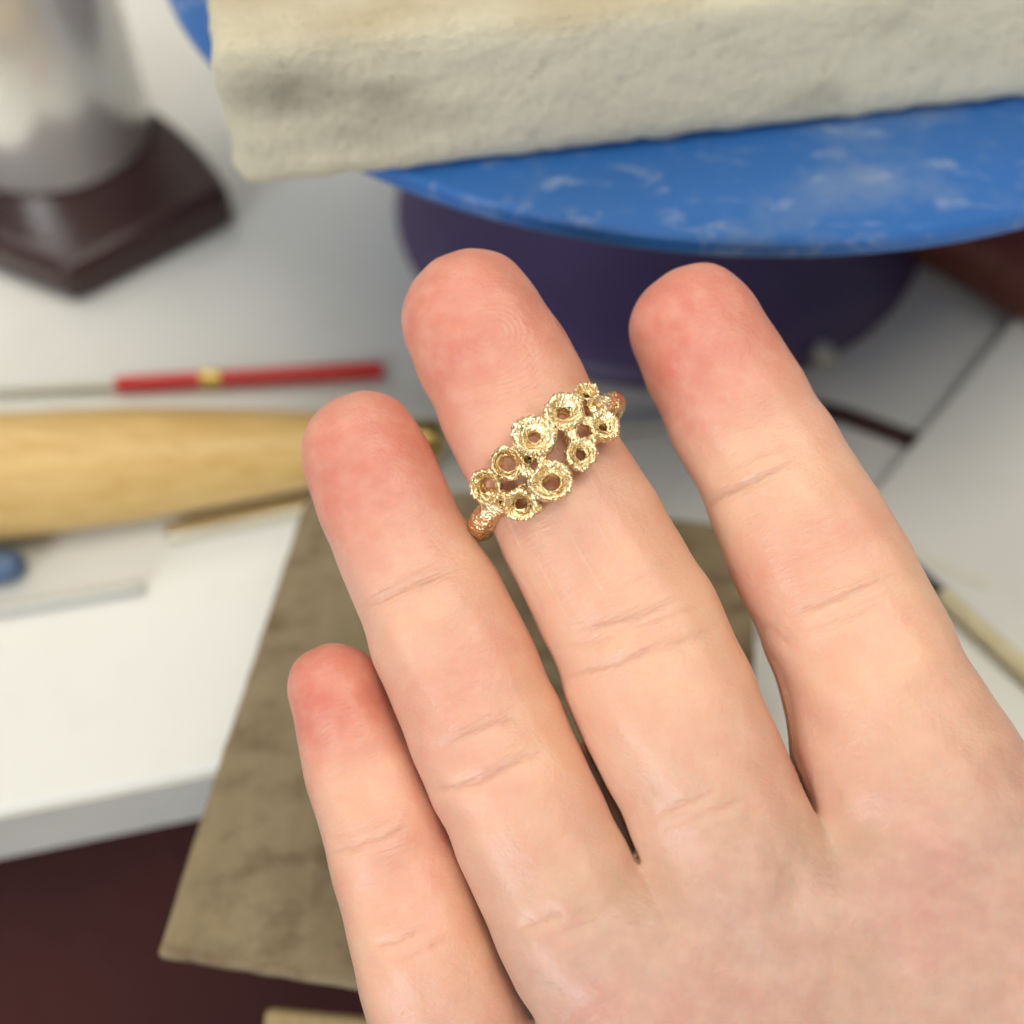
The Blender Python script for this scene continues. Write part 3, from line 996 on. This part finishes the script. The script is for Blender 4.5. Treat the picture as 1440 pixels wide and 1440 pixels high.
# band: the part that goes round behind the finger
def tube(path, rad, n=26, amp=0.16, sd=0.0, fq=2.2, flat=1.0):
    v, f = [], []
    m = len(path)
    for i, p in enumerate(path):
        d = path[min(i + 1, m - 1)] - path[max(i - 1, 0)]
        x, y, d = frame(d)
        for k in range(n):
            a = 2 * math.pi * k / n
            dirv = x * math.cos(a) + y * math.sin(a) * flat
            q = p + dirv * rad[i]
            v.append(q + dirv * rough(q, amp, fq, sd))
    for i in range(m - 1):
        for k in range(n):
            f.append([i * n + k, i * n + (k + 1) % n, (i + 1) * n + (k + 1) % n, (i + 1) * n + k])
    f.append(list(range(n))[::-1])
    f.append([(m - 1) * n + k for k in range(n)])
    return v, f


def on_band(phi, y, dz=0.0):
    """phi 0 faces the viewer; y along the finger"""
    xy = RC + D1 * (RW + 0.35 + dz) * math.sin(phi) + D2 * y
    return np.array([xy[0], xy[1], RZ + (RT + 0.35 + dz) * math.cos(phi)])


ph = np.radians(np.linspace(50, 306, 220))
pathb = [on_band(a, 0.5) for a in ph]
radb = [0.92 + 0.26 * math.exp(-((math.degrees(a) - 285) / 20) ** 2) for a in ph]
hmesh("band", *tube(pathb, radb, 34, 0.17, 1.0, 3.1), 'gold', ring)


def cup_mesh(R_, hole, deep, sd, nrm, ctr):
    nrm = np.array(nrm, float)
    x, y, z = frame(nrm)
    wd = R_ - hole
    prof = [(hole * 0.75, -deep), (hole * 0.88, -deep * 0.75), (hole * 0.95, -0.78), (hole, -0.60), (hole + wd * 0.10, -0.47), (hole + wd * 0.22, -0.34), (hole + wd * 0.36, -0.19), (hole + wd * 0.50, -0.03),
            (hole + wd * 0.63, 0.11), (hole + wd * 0.75, 0.19), (hole + wd * 0.86, 0.15), (hole + wd * 0.95, 0.0),
            (R_, -0.22), (R_ * 1.0, -0.45), (R_ * 0.97, -0.68), (R_ * 0.92, -0.9), (R_ * 0.86, -1.1), (R_ * 0.80, -1.35), (R_ * 0.74, -1.6), (R_ * 0.68, -max(1.9, deep + 0.3)), (hole * 0.75, -max(1.92, deep + 0.32))]
    # finer rings
    fine = []
    for i in range(len(prof) - 1):
        for t in (0, 0.5):
            fine.append((prof[i][0] * (1 - t) + prof[i + 1][0] * t, prof[i][1] * (1 - t) + prof[i + 1][1] * t))
    fine.append(prof[-1])
    n = 120
    rnd = random.Random(int(sd * 100))
    lob = [(rnd.uniform(0, 6.28), rnd.uniform(-1, 1)) for _ in range(3)]
    teeth = rnd.choice([23, 25, 27, 29])
    v, f = [], []
    for j, (r, h) in enumerate(fine):
        rim = math.exp(-((r - (hole + (R_ - hole) * 0.8)) / (0.45 * (R_ - hole))) ** 2) if h > -0.8 else 0.35
        for k in range(n):
            a = 2 * math.pi * k / n
            oval = 1 + 0.05 * math.cos(2 * a + lob[0][0]) + 0.02 * math.cos(3 * a + lob[1][0]) + 0.02 * math.cos(5 * a + lob[2][0])
            aw = a + 0.10 * math.sin(3 * a + sd) + 0.12 * h
            tooth = abs(math.sin(teeth * 0.5 * aw + 0.5 * math.sin(4 * a + sd))) - 0.6
            rr_ = r * oval
            c3 = (rr_ * math.cos(a) * 1.0, rr_ * math.sin(a), h)
            g = rough(c3, 0.13, 3.4, sd * 7) + 0.10 * mnoise.noise((c3[0] * 6 + sd, c3[1] * 6, c3[2] * 6))
            rr_ += (0.10 * tooth * rim + g) * (1 if r > hole * 1.05 else 0.55)
            hh = h + (0.15 * tooth * rim + 0.9 * g) + 0.10 * math.cos(a + lob[1][0]) * (r / R_)
            v.append(np.array(ctr) + (x * math.cos(a) + y * math.sin(a)) * rr_ + z * hh)
    m = len(fine)
    for j in range(m - 1):
        for k in range(n):
            f.append([j * n + k, (j + 1) * n + k, (j + 1) * n + (k + 1) % n, j * n + (k + 1) % n][::-1])
    # close the wall at its foot
    for k in range(n):
        f.append([(m - 1) * n + k, (m - 1) * n + (k + 1) % n, (k + 1) % n, k])
    return v, f


def crop(cx, cy):
    return 620 + cx / 4.8, 500 + cy / 4.8


PXMM = 0.0640 / 4.8                                   # enlarged pixel to millimetre at the ring's distance
CUPS = [  # centre in the enlarged photograph, radius, hole radius, lean, lift
    (985, 245, 88, 30, (0.1, 0.35), -0.2), (832, 372, 130, 46, (-0.05, 0.1), 0.3), (630, 538, 143, 44, (0.05, 0.0), 0.35), (450, 727, 110, 60, (0.15, -0.1), 0.2),
    (300, 888, 116, 66, (0.0, 0.05), 0.2), (742, 848, 138, 64, (0.05, 0.05), 0.5), (535, 1012, 112, 42, (-0.05, -0.25), -0.1), (950, 660, 108, 36, (-0.15, -0.1), 0.0),
    (1105, 466, 106, 28, (-0.1, 0.0), 0.1), (1150, 322, 62, 20, (0.2, 0.2), -0.9), (652, 1030, 30, 8, (0.0, -0.4), -0.6), (880, 520, 46, 12, (0.0, 0.0), -0.5), (585, 700, 44, 10, (0.0, 0.0), -0.6), (548, 905, 40, 10, (0, 0), -0.3), (400, 1000, 40, 10, (0, 0), -0.4)]
tops = []
for i, (cx, cy, r, hr, lean, lift) in enumerate(CUPS):
    zz = RT + 1.2
    for _ in range(4):                                 # settle on the curved finger
        xy = hp(*crop(cx, cy), zz + RZ)
        lx = float((xy - RC) @ D1)
        rad = RT + 1.8 + lift
        ph_ = math.asin(max(-0.97, min(0.97, lx / (RW + 1.8 + lift))))
        zz = rad * math.cos(ph_)
    nn = D1 * math.sin(ph_ * 0.62) + D2 * (-lean[1] * 0.8) + D1 * lean[0] * 0.6
    nrm3 = np.array([nn[0], nn[1], math.cos(ph_ * 0.62)])
    ctr3 = np.array([xy[0], xy[1], RZ + zz])
    tops.append((ctr3, nrm3 / np.linalg.norm(nrm3), r * PXMM))
    hmesh("coral_cup" if r > 60 else "bead", *cup_mesh(r * PXMM * 1.0, hr * PXMM * 0.9, 1.4 if r > 60 else 0.5, i * 1.37 + 0.5, nrm3, ctr3), 'gold', ring)

# cast bridges that fuse neighbouring cups
LINKS = [(0, 1), (1, 2), (2, 3), (3, 4), (4, 6), (3, 5), (5, 6), (2, 5), (1, 7), (1, 8), (7, 8), (0, 8), (0, 9), (8, 9), (1, 11), (11, 7)]
for i, (a, b) in enumerate(LINKS):
    (pa_, na, ra), (pb_, nb, rb) = tops[a], tops[b]
    qa_, qb_ = pa_ - na * 0.75, pb_ - nb * 0.75
    mid_ = (qa_ + qb_) / 2 + (na + nb) * 0.10
    dist = np.linalg.norm(qb_ - qa_)
    ta, tb = min(0.42, ra * 0.62 / dist), 1 - min(0.42, rb * 0.62 / dist)
    path = []
    for t in np.linspace(ta, tb, 14):
        path.append((1 - t) ** 2 * qa_ + 2 * t * (1 - t) * mid_ + t * t * qb_)
    hmesh("bridge", *tube(path, [0.36 + 0.14 * math.sin(math.pi * t) for t in np.linspace(0, 1, 14)], 18, 0.16, i * 2.1, 2.6), 'gold', ring)
# shoulders joining the cups to the band
for (cidx, a) in ((4, 306), (6, 302), (9, 52), (8, 50), (0, 54)):
    pa_, na, ra = tops[cidx]
    pe = on_band(math.radians(a), 0.5)
    path = [pa_ - na * 0.9 + (pe - pa_ + na * 0.9) * t for t in np.linspace(0.2, 1, 12)]
    hmesh("shoulder", *tube(path, [0.55 + 0.35 * t for t in np.linspace(0, 1, 12)], 20, 0.18, cidx * 3.3, 2.4), 'gold', ring)
